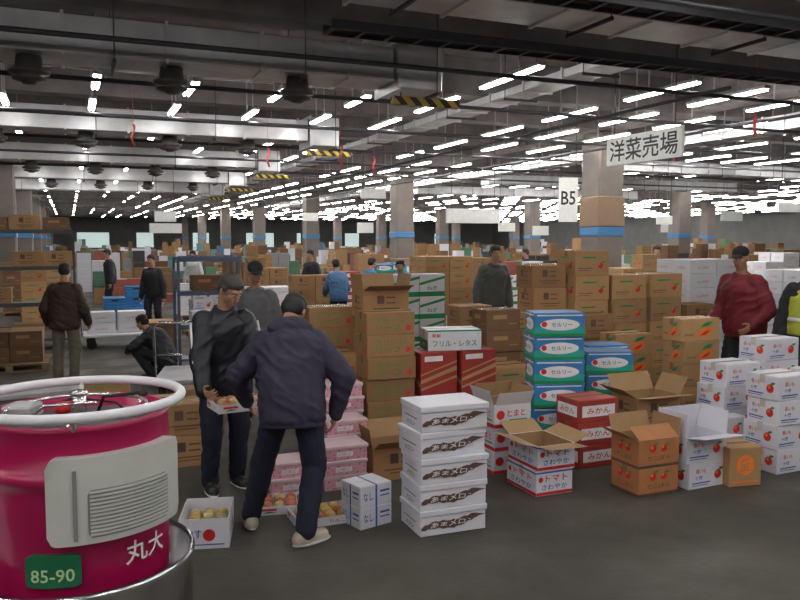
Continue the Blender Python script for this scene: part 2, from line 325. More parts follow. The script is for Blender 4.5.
def person(x,y,head,label,z=0,H=1.72,hip=(0,0,.93),lean=5,feet=((.11,0,-8),(-.11,0,8)),hands=None,hdir=None,palm=None,curl=25,elb=None,
           look=(8,0),top=None,pants=None,shoe=None,hair=HAIR,capm=None,vox=.012,hood=False,vest=None,stripe=False,face=False,ctop='jacket',bulk=1.0):
    root=add('person',None,(x,y,z),head,label=label,category='person',scale=H/1.72)
    HC=V(hip)
    def sp(s):
        ph=rad(lean)*.35 if s<0 else rad(lean)*(.35+1.3*min(s,.5)/.5*1.0)
        if s<=0: return HC+V((0,math.sin(ph),math.cos(ph)))*s,V((0,math.cos(ph),-math.sin(ph))),V((0,math.sin(ph),math.cos(ph)))
        p=HC.copy(); N=12
        for i in range(N):
            q=rad(lean)*(.35+1.3*min((i+.5)/N*s,.5)/.5); p+=V((0,math.sin(q),math.cos(q)))*s/N
        return p,V((0,math.cos(ph),-math.sin(ph))),V((0,math.sin(ph),math.cos(ph)))
    X=V((1,0,0))
    def st(l,kx=1):
        o=[]
        for s,rx,ry in l:
            p,f,_=sp(s); o.append((p,X,f,rx*kx,ry*kx))
        return o
    shp,shf,shd=sp(.41)
    sh={1:shp+X*.175*bulk,-1:shp-X*.175*bulk}
    hp={1:HC+X*.088,-1:HC-X*.088}
    if hands is None: hands={1:V((.27,.06,.80)),-1:V((-.27,.06,.80))}
    else: hands={1:V(hands[0]),-1:V(hands[1])}
    el={};wr={};kn={};an={}
    for s,i in ((1,0),(-1,1)):
        eh=V(elb[i]) if elb else V((s*.35,-1,-.2))
        el[s],wr[s]=ik(sh[s],hands[s],.29,.26,eh)
        fx,fy,fa=feet[i]; a=V((fx,fy,.095)); kn[s],an[s]=ik(hp[s],a,.43,.42,V((math.sin(rad(-fa))*.6+s*.12,1,.1)))
    nb,nf,nd=sp(.5)
    hm=Matrix.Rotation(rad(look[1]),3,'Z')@Matrix.Rotation(-rad(look[0]),3,'X')
    nh=(nd*.6+V((0,0,1))*.4)
    hc=nb+nh.normalized()*.10+hm@V((0,.02,.075))
    def hp_(a,b,c): return hc+hm@V((a,b,c))
    b=bmesh.new()
    loft(b,st([(-.1,.10,.09),(-.04,.15,.11),(.05,.145,.105),(.15,.13,.095),(.27,.15,.105),(.37,.16,.105),(.44,.12,.08),(.49,.06,.055)]))
    cap(b,sp(.46)[0],hp_(0,-.02,-.06),.058,.054)
    for s in (1,-1):
        cap(b,sh[s]-X*s*.03,el[s],.058,.042); cap(b,el[s],wr[s],.043,.029)
        cap(b,hp[s],kn[s],.078,.054); cap(b,kn[s],an[s],.054,.038)
        i=0 if s==1 else 1; fa=rad(feet[i][2]); fd=V((-math.sin(fa),math.cos(fa),0)); cap(b,an[s]-V((0,0,.045)),an[s]+fd*.12-V((0,0,.06)),.034,.028)
        d=(wr[s]-el[s]).normalized()
        if hdir: d=V(hdir[i]).normalized()
        pn_=V(palm[i]) if palm else V((-s,.3,0)); pn_=(pn_-d*pn_.dot(d)).normalized(); sd=d.cross(pn_)
        thumb_s=1 if sd.dot(V((0,1,.3)))>0 else -1
        Rm=Matrix((sd,d,pn_)).transposed()
        ell(b,wr[s]+d*.045,(.041,.052,.017),Rm)
        for q,(o,ln) in enumerate(((.031,.072),(.0105,.082),(-.0105,.078),(-.031,.060))):
            p=wr[s]+d*.082+sd*o*thumb_s; ang=rad(curl)*.5
            dd=d+sd*o*thumb_s*3
            for sg,fr in enumerate((.42,.32,.26)):
                e=p+(dd.normalized()*math.cos(ang)+pn_*math.sin(ang))*ln*fr; cap(b,p,e,.0088-.0007*sg,.0082-.0007*sg,8); p=e; ang+=rad(curl)
        p=wr[s]+d*.02+sd*thumb_s*.03; e=p+(sd*thumb_s*.75+d*.7+pn_*.35).normalized()*.045; cap(b,p,e,.012,.0105,8)
        e2=e+(sd*thumb_s*.15+d*.9+pn_*.5).normalized()*.032; cap(b,e,e2,.0105,.009,8)
    ell(b,hp_(0,-.012,.03),(.075,.094,.09),hm); ell(b,hp_(0,.028,-.04),(.056,.064,.07),hm); ell(b,hp_(0,.062,-.09),(.026,.022,.02),hm)
    cap(b,hp_(0,.086,.012),hp_(0,.107,-.022),.009,.014); cap(b,hp_(-.036,.075,.03),hp_(.036,.075,.03),.013,.013)
    cap(b,hp_(-.018,.084,-.056),hp_(.018,.084,-.056),.009,.009)
    for s in (1,-1):
        ell(b,hp_(s*.077,-.008,-.006),(.010,.018,.031),hm,2); ell(b,hp_(s*.038,.062,-.02),(.022,.022,.022),hm,2)
    add('body',remesh(b,'body',[SKIN],vox,2),parent=root)
    b=bmesh.new(); loft(b,st([(-.13,.12,.10),(-.06,.165,.125),(.06,.165,.122),(.10,.15,.11)]))
    for s in (1,-1):
        cap(b,hp[s],kn[s],.100,.079); cap(b,kn[s],an[s]+V((0,0,.0)),.079,.066)
    add('trousers',remesh(b,'trousers',[pants],vox*1.2,3,.014,x),parent=root)
    b=bmesh.new(); loft(b,st([(-.13,.178,.135),(-.10,.192,.148),(-.02,.198,.152),(.10,.192,.15),(.25,.202,.155),(.37,.205,.152),(.43,.17,.13),(.475,.095,.09),(.515,.078,.078)],bulk))
    for s in (1,-1):
        cap(b,sh[s]-X*s*.04,el[s],.084*bulk,.069*bulk); cap(b,el[s],wr[s]-(wr[s]-el[s])*.03,.069*bulk,.048)
    if hood:
        p,f,dd=sp(.47); ell(b,p-f*.085,(.15,.07,.08)); ell(b,p+X*.08-f*.02,(.06,.07,.07)); ell(b,p-X*.08-f*.02,(.06,.07,.07))
    jk=add(ctop,remesh(b,ctop,[top],vox*1.1,3,.02,y),parent=root)
    b=bmesh.new(); loft(b,st([(-.155,.17,.13),(-.15,.183,.14),(-.105,.19,.147),(-.10,.18,.14)],bulk)); add('hem',remesh(b,'hem',[top],vox,1),parent=jk)
    if stripe:
        for s in (1,-1):
            b=bmesh.new()
            o=V((s*.95,.3,.1)).normalized(); cap(b,sh[s]+o*.080+V((0,0,-.02)),el[s]+o*.062,.009,.009); cap(b,el[s]+o*.062,wr[s]+o*.043,.009,.008)
            add('sleeve_stripe',remesh(b,'ss',[PWHT],vox*.8,1),parent=jk)
    if vest:
        b=bmesh.new(); loft(b,st([(-.02,.215,.17),(.10,.21,.168),(.25,.22,.172),(.36,.215,.168),(.44,.16,.14),(.45,.1,.1)])); add('vest',remesh(b,'vest',[vest],vox,2,.006),parent=root)
        b=bmesh.new(); loft(b,st([(.12,.222,.176),(.16,.225,.178)])); add('reflective_band',remesh(b,'rb',[PWHT],vox,0),parent=root)
    for s,i in ((1,0),(-1,1)):
        fa=rad(feet[i][2]); b=bmesh.new()
        cap(b,(0,-.05,.045),(0,.13,.04),.046,.044); cap(b,(0,-.045,.06),(0,.02,.085),.045,.045); ell(b,(0,.05,.015),(.052,.15,.02))
        me=remesh(b,'shoe',[shoe,WHT2],min(vox,.01),2,minz=0)
        for p in me.polygons:
            if p.center.z<.022: p.material_index=1
        add('shoe',me,(an[s].x,an[s].y,an[s].z-.095),fa,parent=root)
    if capm:
        b=bmesh.new(); ell(b,hp_(0,-.012,.062),(.084,.1,.07),hm); ell(b,hp_(0,.11,.045),(.06,.06,.012),hm); add('cap',remesh(b,'cap',[capm],min(vox,.009),2),parent=root)
        b=bmesh.new(); ell(b,hp_(0,-.045,.0),(.078,.06,.06),hm); add('hair',remesh(b,'hair',[hair],min(vox,.01),1),parent=root)
    else:
        b=bmesh.new(); ell(b,hp_(0,-.012,.068),(.081,.094,.060),hm); ell(b,hp_(0,-.045,.015),(.081,.066,.085),hm)
        for s in (1,-1): ell(b,hp_(s*.07,.005,.03),(.014,.03,.03),hm)
        add('hair',remesh(b,'hair',[hair],min(vox,.009),2,.006,3),parent=root)
    if face:
        for s in (1,-1):
            b=bmesh.new(); ell(b,hp_(s*.030,.081,.006),(.014,.008,.006),hm,2); e=add('eye',bm_mesh(b,'eye',[EYEW],True),parent=root)
            b=bmesh.new(); ell(b,hp_(s*.030,.087,.005),(.0055,.004,.0055),hm,2); add('iris',bm_mesh(b,'iris',[PBLK],True),parent=e)
            b=bmesh.new(); cap(b,hp_(s*.016,.090,.028),hp_(s*.046,.083,.03),.004,.003,6); add('eyebrow',bm_mesh(b,'brow',[hair],True),parent=root)
        b=bmesh.new(); cap(b,hp_(-.018,.0905,-.057),hp_(.018,.0905,-.057),.0045,.0045,8); add('mouth',bm_mesh(b,'mouth',[LIP],True),parent=root)
    return root
NAVYP=M('jacket_navy',(.026,.022,.048),.75,var=.12,bump=.2); BLACKJ=M('jacket_black',(.009,.010,.018),.5,var=.1,bump=.2); JEAN=M('trousers_navy',(.008,.011,.028),.8,var=.15)
BROWNJ=M('jacket_brown',(.050,.027,.02),.7); KHAKI=M('trousers_khaki',(.17,.14,.10),.8); GREYS=M('sweater_grey',(.11,.11,.12),.8); REDJ=M('jacket_red',(.17,.011,.022),.65,bump=.2); BLUEJ=M('jacket_blue',(.05,.14,.30),.6)
OLIVE=M('jacket_olive',(.075,.08,.075),.7); DK=M('dark_cloth',(.015,.015,.02),.8); BEIGE=M('shoe_beige',(.42,.37,.30),.7); BSH=M('shoe_black',(.02,.02,.02),.5); VEST=M('vest_yellow',(.42,.45,.05),.6); WSH=M('shirt_white',(.6,.6,.6),.7)
person(-.76,5.12,rad(10),'person in a navy hooded jacket stooping, seen from behind',H=1.75,hip=(.04,-.02,.90),lean=26,feet=((.11,-.16,-60),(-.24,.20,5)),
  hands=((.33,.05,.80),(-.25,.36,.84)),elb=((.9,-.6,.1),(-.9,-.3,0)),look=(45,-25),top=NAVYP,pants=JEAN,shoe=BEIGE,hood=True,vox=.0065,curl=35,bulk=1.12)
hdg=rad(-150)
person(-1.42,6.15,hdg,'person in a black jacket with white sleeve stripes holding a tray',H=1.76,hip=(0,0,.93),lean=10,feet=((.12,.03,-6),(-.12,-.05,6)),
  hands=((.235,.33,.74),(-.235,.33,.74)),hdir=((-.15,1,-.1),(.15,1,-.1)),palm=((-1,0,.5),(1,0,.5)),curl=40,elb=((.8,-.8,-.3),(-.8,-.8,-.3)),look=(32,25),top=BLACKJ,pants=JEAN,shoe=BSH,hair=HAIRG,vox=.0065,stripe=True,face=True,bulk=1.06)
person(-1.58,8.5,rad(185),'person in a grey sweater and dark cap standing among cartons',H=1.77,top=GREYS,pants=DK,shoe=BSH,capm=DK,vox=.01,face=True,ctop='sweater',look=(18,10))
person(-4.68,10.8,rad(5),'person in a brown jacket and khaki trousers seen from behind',H=1.68,top=BROWNJ,pants=KHAKI,shoe=BSH,vox=.011,hands=((.28,.15,.85),(-.28,.15,.85)),look=(15,0),bulk=1.1)
person(-3.5,11.2,rad(75),'person in black clothes crouching on the floor',H=1.6,hip=(0,-.12,.34),lean=38,feet=((.16,.12,-8),(-.14,.05,8)),hands=((.15,.42,.42),(-.15,.45,.42)),elb=((.8,-.3,0),(-.8,-.3,0)),look=(20,0),top=BLACKJ,pants=DK,shoe=BSH,vox=.011)
person(-1.25,15.9,rad(20),'person in a blue jacket bending over cartons',H=1.65,lean=22,top=BLUEJ,pants=DK,shoe=BSH,vox=.013,hands=((.2,.4,.9),(-.2,.4,.9)))
person(-.72,16.4,rad(-50),'person in a blue-grey jacket beside cartons',H=1.65,lean=15,top=BLUEJ,pants=DK,shoe=BSH,vox=.013)
person(.0,13.6,rad(180),'person in dark clothes behind white cartons',H=1.66,top=DK,pants=DK,shoe=BSH,vox=.013)
person(1.55,13.1,rad(200),'person in an olive jacket standing among tall cartons',z=0,H=1.92,top=OLIVE,pants=DK,shoe=BSH,vox=.012,lean=8,bulk=1.1)
person(4.05,9.1,rad(120),'person in a red jacket and black cap beside white cartons',H=1.93,top=REDJ,pants=DK,shoe=BSH,capm=DK,vox=.009,hands=((.24,.22,.92),(-.24,.22,.92)),face=True,look=(12,20),lean=8,bulk=1.15)
person(4.42,8.4,rad(160),'person in dark clothes with a yellow reflective vest',H=1.86,top=DK,pants=DK,shoe=BSH,vox=.01,vest=VEST)
person(-5.2,16.4,rad(170),'person in a dark jacket beside a trolley',H=1.7,top=DK,pants=DK,shoe=BSH,vox=.014)
person(6.7,20.3,rad(160),'person in dark clothes walking between cartons',H=1.85,top=DK,pants=DK,shoe=BSH,vox=.014)
person(-5.9,22.3,rad(170),'person in a white shirt between cartons',H=1.7,top=WSH,pants=DK,shoe=BSH,vox=.015)
person(3.7,22.5,rad(90),'person in a dark jacket between cartons',H=1.75,top=DK,pants=KHAKI,shoe=BSH,vox=.015)
person(-8.0,21.5,rad(120),'person in dark clothes beside blue crates',H=1.75,top=DK,pants=DK,shoe=BSH,vox=.015)
person(-2.2,19.5,rad(150),'person in a dark jacket among stacked cartons',H=1.75,top=DK,pants=DK,shoe=BSH,vox=.015)
# ---------- room
def ST(name,v0,v1,u0,u1,z0,z1,mat):
    bm=bmesh.new(); bx(bm,v0,v1,u0,u1,z0,z1,0)
    return add(name,bm_mesh(bm,name,[mat]),(0,0,0),HALL,kind='structure')
fm=M('floor_asphalt',(.056,.050,.041),.6,var=.36,scale=.9,bump=.4,bscale=30)
nt=fm.node_tree; n=nt.nodes.new('ShaderNodeTexNoise'); n.inputs['Scale'].default_value=1.3; n.inputs['Detail'].default_value=6
mr=nt.nodes.new('ShaderNodeMapRange'); mr.inputs[1].default_value=.35; mr.inputs[2].default_value=.65; mr.inputs[3].default_value=.45; mr.inputs[4].default_value=.8
tc=[q for q in nt.nodes if q.type=='TEX_COORD'][0]
nt.links.new(tc.outputs['Object'],n.inputs['Vector']); nt.links.new(n.outputs['Fac'],mr.inputs[0]); nt.links.new(mr.outputs[0],nt.nodes['Principled BSDF'].inputs['Roughness'])
CEIL=M('ceiling_concrete',(.20,.175,.175),.85,var=.2,scale=2)
WALLM=M('wall_paint',(.12,.12,.115),.8,var=.15,scale=1)
V0,V1,U0,U1=-48,64,-8,112
ST('floor',V0,V1,U0,U1,-.1,0,fm)
ST('ceiling',V0,V1,U0,U1,5.7,5.85,CEIL)
ST('wall_back',V0,V1,U1,U1+.2,0,5.7,WALLM); ST('wall_front',V0,V1,U0-.2,U0,0,5.7,WALLM)
ST('wall_left',V0-.2,V0,U0,U1,0,5.7,WALLM); ST('wall_right',V1,V1+.2,U0,U1,0,5.7,WALLM)
WIN=M('window_light',(.6,.75,.72),.4,emis=.7)
for i in range(14):
    ST('window_%d'%(i+1),-44+i*7.5,-44+i*7.5+(2.2 if i%3 else 4),U1-.06,U1-.005,1.0,3.0,WIN)
BEAM=M('beam_concrete',(.23,.205,.205),.85,var=.2,scale=3)
u=3.85;i=1
while u<110:
    ST('trim_%d'%i,V0,V1,u-.25,u+.25,5.05 if i%2 else 4.95,5.7,BEAM); u+=3.575;i+=1
for v in (-18.2,-2.2,13.8,29.8,45.8):
    ST('trim_%d'%i,v-.35,v+.35,U0,U1,5.0,5.695,BEAM); i+=1
COLM=M('column_concrete',(.18,.155,.14),.8,var=.15,scale=2); BLUEB=M('column_blue',(.06,.2,.42),.5); TAN=M('column_tan',(.25,.17,.11),.7)
COLS=[(v,u) for v in (-34.2,-18.2,-2.2,13.8,29.8,45.8) for u in (18,32.3,46.6,60.9,75.2,89.5,103.8)]
CS=.42
bm=bmesh.new(); bx(bm,-CS,CS,-CS,CS,0,4.94,0,.05); CB=bm_mesh(bm,'column',[COLM])
bm=bmesh.new(); bx(bm,-CS-.02,CS+.02,-CS-.02,CS+.02,2.1,2.36,0,.02); CB2=bm_mesh(bm,'band',[BLUEB])
bm=bmesh.new(); bx(bm,-CS-.025,CS+.025,-CS-.025,CS+.025,2.365,3.2,0,.02); CB4=bm_mesh(bm,'panel',[TAN])
bm=bmesh.new(); bx(bm,-CS-.03,CS+.03,-CS-.03,CS+.03,0,1.2,0,.03); CB3=bm_mesh(bm,'guard',[TAN])
for v,u in COLS:
    p=hall(v,u)
    if abs(p.x)>p.y*.6+2: continue
    o=add('column',CB,p,HALL,label='square concrete column with blue band under ceiling beams',category='column',group='hall columns')
    add('painted_band',CB2,parent=o); add('base_guard',CB3,parent=o)
    if (v,u)==(13.8,18): add('upper_board',CB4,parent=o)
# ---------- ducts & pipes
DUCTS=[]
def duct(v0,v1,u0,u1,z0,z1,label,alongv=True):
    DUCTS.append((v0,v1,u0,u1)); c=((v0+v1)/2,(u0+u1)/2)
    bm=bmesh.new(); bx(bm,v0-c[0],v1-c[0],u0-c[1],u1-c[1],z0,z1,0,.01)
    a0,a1=(v0,v1) if alongv else (u0,u1); cc=c[0] if alongv else c[1]; t=a0
    while t<=a1:
        q=t-cc
        if alongv: bx(bm,q-.02,q+.02,u0-.03-c[1],u1+.03-c[1],z0-.03,z1+.03,0)
        else: bx(bm,v0-.03-c[0],v1+.03-c[0],q-.02,q+.02,z0-.03,z1+.03,0)
        t+=1.25
    o=add('ventilation_duct',bm_mesh(bm,'duct',[STEEL]),hall(*c),HALL,label=label,category='duct')
    hw=(u1-u0)/2 if alongv else (v1-v0)/2; b=bmesh.new()
    for s in (-hw-.05,hw+.05): tube(b,(0,s,z0-.06),(0,s,5.69),.009,n=5)
    bx(b,-.02,.02,-hw-.07,hw+.07,z0-.08,z0-.035); hm_=bm_mesh(b,'hanger',[DSTEEL])
    t=a0+.6
    while t<a1 and t<a0+45:
        q=t-cc; add('hanger',hm_,(q,0,0) if alongv else (0,q,0),0 if alongv else math.pi/2,parent=o); t+=2.5
    return o
HAZ=bpy.data.materials.new('hazard_stripes'); HAZ.use_nodes=True
nt=HAZ.node_tree; b=nt.nodes['Principled BSDF']; tc=nt.nodes.new('ShaderNodeTexCoord'); w=nt.nodes.new('ShaderNodeTexWave'); w.bands_direction='DIAGONAL'; w.inputs['Scale'].default_value=2.6
cr=nt.nodes.new('ShaderNodeValToRGB'); cr.color_ramp.interpolation='CONSTANT'; cr.color_ramp.elements[0].color=(.02,.02,.02,1); cr.color_ramp.elements[1].position=.5; cr.color_ramp.elements[1].color=(.6,.42,.04,1)
nt.links.new(tc.outputs['Object'],w.inputs['Vector']); nt.links.new(w.outputs['Fac'],cr.inputs[0]); nt.links.new(cr.outputs[0],b.inputs['Base Color'])
DIF=M('diffuser',(.10,.09,.085),.5,.3)
bmd=bmesh.new(); lathe(bmd,[(.0,.0),(.08,.0),(.09,.02),(.2,.05),(.21,.07),(.13,.1),(.24,.12),(.25,.16),(.17,.2),(.15,.34),(0,.34)],24); DME=bm_mesh(bmd,'diffuser',[DIF])
for k,(u,ve) in enumerate(((11.1,5.2),(18.3,6.0),(25.5,6.4),(32.6,6.8),(39.8,7.2))):
    duct(-20,ve-.75,u-.4,u+.4,4.32,4.8,'long galvanised ventilation duct hung below the beams')
    duct(ve-.7,ve,u-.45,u+.45,4.22,4.88,'galvanised duct end box hung below the beams')
    bm=bmesh.new(); bx(bm,-.55,.55,-.06,.06,-.06,.06,0,.01)
    o=add('hazard_bar',bm_mesh(bm,'hazard',[HAZ]),hall(ve-.2,u-.3,4.06),HALL,label='yellow and black striped warning bar under a duct',category='warning bar',group='hazard bars')
    for s in (-.4,.1):
        b=bmesh.new(); tube(b,(s,0,.06),(s,0,.129),.01); add('bracket',bm_mesh(b,'br',[DSTEEL]),parent=o)
    if k<4:
        for j in range(10):
            v=ve-2.1-j*1.75
            add('ceiling_diffuser',DME,hall(v,u-.0,3.979),0,label='round dark air diffuser under the duct',category='diffuser',group='duct diffusers')
duct(3.0,20,7.9,8.7,4.72,4.94,'galvanised cross duct close under the beams')
duct(7.9,8.5,10.2,60,4.78,4.92,'long flat galvanised duct running down the hall',False)
duct(15.0,15.7,9.9,60,4.5,4.84,'long galvanised duct running down the hall',False)
for k,u in enumerate((21.9,29,36.2)):
    duct(16.2,30,u-.3,u+.3,4.35,4.75,'galvanised cross duct over the selling floor')
for v,u,z,al in ((0,10.1,4.4,1),(0,13.0,4.45,1),(0,15.6,4.3,1),(0,16.2,4.4,1),(0,20.0,4.4,1),(0,23.5,4.4,1),(9.2,0,4.28,0),(12.4,0,4.28,0),(0,6.6,4.5,1),(-9,0,4.12,0),(0,27.5,4.4,1)):
    bm=bmesh.new()
    if al: tube(bm,(-28,0,z),(28,0,z),.035); q=hall(6,u)
    else: tube(bm,(0,-26,z),(0,28,z),.03); q=hall(v,35)
    add('ceiling_pipe',bm_mesh(bm,'pipe',[DSTEEL]),q,HALL,label='long dark pipe slung beneath the ceiling beams',category='pipe')
for u in (7.2,9.35):
    bm=bmesh.new()
    bx(bm,-14,14,-.18,-.15,4.55,4.67);bx(bm,-14,14,.15,.18,4.55,4.67)
    for i in range(70): bx(bm,-14+i*.4,-13.95+i*.4,-.15,.15,4.55,4.58)
    for i in range(4): tube(bm,(-13.9,-.1+i*.06,4.6),(13.9,-.1+i*.06,4.6),.018,n=5)
    add('cable_tray',bm_mesh(bm,'tray',[DSTEEL]),hall(17,u),HALL,label='dark steel cable tray hung under the beams',category='cable tray')
# ---------- fluorescent fixtures
TUBE=M('tube_glow',(1,.97,.93),.4,var=0,emis=46); HOUS=M('fixture_housing',(.45,.45,.45),.5)
def fix_mesh(L,join):
    b=bmesh.new(); bx(b,-.07,.07,-L/2,L/2,.03,.08,0); bx(b,-.012,.012,-.3,-.28,.08,1.078,0); bx(b,-.012,.012,.28,.3,.08,1.078,0)
    t=bmesh.new() if not join else b
    for x in (-.035,.035): tube(t,(x,-L/2+.03,.01),(x,L/2-.03,.01),.019,1 if join else 0,n=6)
    if join: return bm_mesh(b,'fixture',[HOUS,TUBE]),None
    return bm_mesh(b,'fixture',[HOUS]),bm_mesh(t,'tubes',[TUBE])
FM={(l,j):fix_mesh(l,j) for l in (1.25,1.9) for j in (0,1)}
SIGNS=((2.3,24.6,2.75,1.9,.45),(-.9,26.4,3.55,.9,.3),(9.3,27.5,2.7,.7,.3),(-9,30,2.9,.8,.4),(14,33,3.0,1.2,.4),(5,36.6,2.6,.9,.4),(-3.9,34,3.0,.7,.35),(11,22,2.9,1.0,.25),(-12,40,2.6,1.6,.5),(-2,45,2.7,1.0,.6),(16,46,2.7,1.6,.5),(9,50,2.6,1.2,.6))
pts=[]
vv=-39.8
while vv<62:
    left=vv<6.3
    if left: us=[a+7.17*k for k in range(12) for a in (14.2,16.6)]
    else: us=[11.2+2.78*k for k in range(32)]
    for u in us:
        p=hall(vv,u,4.62)
        if p.y<12 or abs(p.x)>p.y*.56+1.5: continue
        if any(abs(vv-a)<.55 and abs(u-b)<1.5 for a,b in COLS): continue
        if any(a-.15<vv<b+.15 and c-1.05<u<d+1.05 for a,b,c,d in DUCTS): continue
        if any(abs(p.x-a[0])<1.2 and abs(p.y-a[1])<1.2 for a in SIGNS): continue
        if R.random()<(.12 if p.y<40 else .38): continue
        pts.append((p.length,p,1.25 if left else 1.9))
    vv+=1.55
pts.sort(key=lambda a:a[0])
LL='fluorescent ceiling lamp with two white tubes'
sb=bmesh.new()
for i,(d,p,L) in enumerate(pts):
    if i<255:
        if i<100:
            h,t=FM[(L,0)]
            o=add('fluorescent_lamp',h,p,HALL,label=LL,category='lamp',group='hall ceiling lamps')
            add('fluorescent_tube',t,parent=o)
        else:
            add('fluorescent_lamp',FM[(L,1)][0],p,HALL,label=LL,category='lamp',group='hall ceiling lamps')
    else:
        n0=len(sb.verts); sb.from_mesh(FM[(L,1)][0]); sb.verts.ensure_lookup_table()
        bmesh.ops.transform(sb,matrix=Matrix.Translation(p)@Matrix.Rotation(HALL,4,'Z'),verts=sb.verts[n0:])
if len(sb.verts): add('fluorescent_lamps',bm_mesh(sb,'far_lamps',[HOUS,TUBE]),label='remaining rows of fluorescent ceiling lamps deep in the hall',category='lamp',kind='stuff',group='hall ceiling lamps')
nn=0
for vi in range(11):
    for u in (-5.5,-2.8,-.1,2.2,5.4):
        p=hall(-9+vi*2.0,u,4.62)
        if p.y>8.2 or p.y<-9: continue
        add('fluorescent_lamp',FM[(1.25,1)][0],p,HALL,label=LL,category='lamp',group='hall ceiling lamps'); nn+=1
print('LAMPS',len(pts),nn)
# ---------- signs
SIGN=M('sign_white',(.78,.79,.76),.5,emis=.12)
def sign(p,rot,w,h,txts,label,top=5.69,mat=SIGN,frame_m=DSTEEL):
    bm=bmesh.new(); bx(bm,-w/2,w/2,-.025,.025,-h/2,h/2,0,.008)
    o=add('hanging_sign',bm_mesh(bm,'sign',[mat]),p,rot,label=label,category='sign')
    if txts:
        b=bmesh.new()
        for s,a,c,tw,th in txts:
            put_text(b,s,lambda x,y:(x,-.0275,y),a,c,tw,th,0); put_text(b,s,lambda x,y:(-x,.0275,y),a,c,tw,th,0)
        add('lettering',bm_mesh(b,'lettering',[PBLK]),parent=o)
    for a in (-w*.4,w*.4):
        b=bmesh.new(); tube(b,(a,0,h/2),(a,0,top-p[2]),.01,n=5); add('hanger_rod',bm_mesh(b,'rod',[frame_m]),parent=o)
d=V((4.75,13.2,0)); L=2.0; c=d+EU*(L/2)
sign((c.x,c.y,3.66),HALL-math.pi/2,L,.52,[('洋菜売場',0,0,1.8,.40)],'white hanging sign with four black characters')
sign((4.42,20.6,3.05),HALL-rad(20),.5,1.15,[('B5',0,.05,.38,.36)],'tall white bay sign beside a column')
for (x,y,z,w,h) in SIGNS: sign((x,y,z),HALL,w,h,None,'small blank white hanging board')
RIB=M('red_ribbon',(.7,.12,.12),.6)
for (x,y,z) in ((-1.05,14,3.7),(6.2,13.8,4.2),(5.9,17,4.1),(-.6,18,3.9),(-4.6,13.6,4.0),(-2.9,17.3,4.0)):
    bm=bmesh.new(); prev=None
    for i in range(9):
        a=bm.verts.new((-.025+.02*math.sin(i),.03*math.sin(i*.9),-i*.05)); c=bm.verts.new((.025+.02*math.sin(i),.03*math.cos(i*.7)-.03,-i*.05))
        if prev: bm.faces.new((prev[0],prev[1],c,a))
        prev=(a,c)
    tube(bm,(0,0,0),(0,0,5.69-z),.004,n=4)
    add('ribbon',bm_mesh(bm,'ribbon',[RIB]),(x,y,z),0,label='thin red ribbon hanging from the ceiling',category='ribbon')
# ---------- pallets/lots
bmp=bmesh.new()
for i in range(7): bx(bmp,-.55,.55,-.5+i*.155,-.5+i*.155+.1,.10,.12)
for y in (-.48,0,.48):
    bx(bmp,-.55,.55,y-.05,y+.05,.0,.02)
    for x in (-.5,0,.5): bx(bmp,x-.05,x+.05,y-.05,y+.05,.02,.10)
PAL=bm_mesh(bmp,'pallet',[WOOD])
def lot(k,x,y,nx,ny,nz,pallet=True,drop=.4,parts=False,rot=HALL,top=0):
    s=SP[k];L,W,H=s['L']+.012,s['W']+.012,s['H']+.0006+(.0014 if parts and s['tape'] else 0)
    cx,cy=corner(x,y,L*nx,W*ny,rot); z=0
    if pallet:
        add('pallet',PAL,(cx,cy,0),rot,label='wooden pallet under stacked cartons',category='pallet',group='wooden pallets'); z=.1205
    c,sn=math.cos(rot),math.sin(rot)
    for i in range(nx):
        for j in range(ny):
            n=nz-(R.random()<drop)-(R.random()<drop)
            for t in range(max(1,n)):
                a=(i-(nx-1)/2)*L; b=(j-(ny-1)/2)*W
                carton(k,(cx+a*c-b*sn,cy+a*sn+b*c,z+t*H),rot+rad(R.uniform(-.5,.5)),parts,group='stack of '+s['label']+'s')
# ===== foreground stacks
stack('melon',.14,5.09,5)
z,_,_=stack('sawayaka',1.07,5.92,1); open_carton('sawayaka',1.07,5.92,z,flaps=(175,160,155,165),fl=.17)
z,_,_=stack('redwhite',.80,6.5,2); open_carton('redwhite',.80,6.5,z,flaps=(120,100,80,110),fl=.13,label='open white tomato box printed in red')
stack('celery',1.24,7.15,6,rot=rad(7))
stack('celery',1.86,7.7,4,rot=rad(5)); stack('celery',1.98,8.15,4,rot=rad(12))
z,_,_=stack('orange',1.85,5.92,1); open_carton('orange',1.85,5.92,z,flaps=(35,95,110,150),fl=.15)
z,_,_=stack('whiter',2.29,6.10,1); open_carton('whiter',2.29,6.10,z,flaps=(170,95,75,88),fl=.2,inner=WHT)
stack('maru',2.68,6.17,1,rot=rad(15))
stack('mikan',1.56,6.66,3)
z,_,_=stack('brown',2.16,6.98,1); open_carton('brown',2.16,6.98,z,flaps=(170,120,120,150),fl=.18)
stack('peach',2.93,8.0,5)
stack('peach',2.42,8.6,4)
stack('whiter',3.2,6.5,4); stack('whiter',3.5,7.35,5); stack('whiter',3.68,6.72,4); stack('whiter',3.02,7.15,4); stack('whiter',3.98,7.56,3)
stack('whiter',2.74,6.74,2)
# lettuce zone
stack('gleaf',-.31,7.4,6); stack('gleaf',-.88,7.55,4); stack('gleaf',-.94,8.05,6)
z,_,_=stack('brown2',-.34,7.88,5); open_carton('brown',-.37,7.88,z,flaps=(160,100,110,95))
stack('stripe',.20,7.62,2); stack('stripe',.62,7.8,2)
carton('frill',(.52,7.98,.884),HALL-rad(12))
stack('brown',.50,7.12,1,rot=rad(12)); stack('brown3',1.0,8.28,2)
stack('brown',.26,6.66,1,rot=HALL)
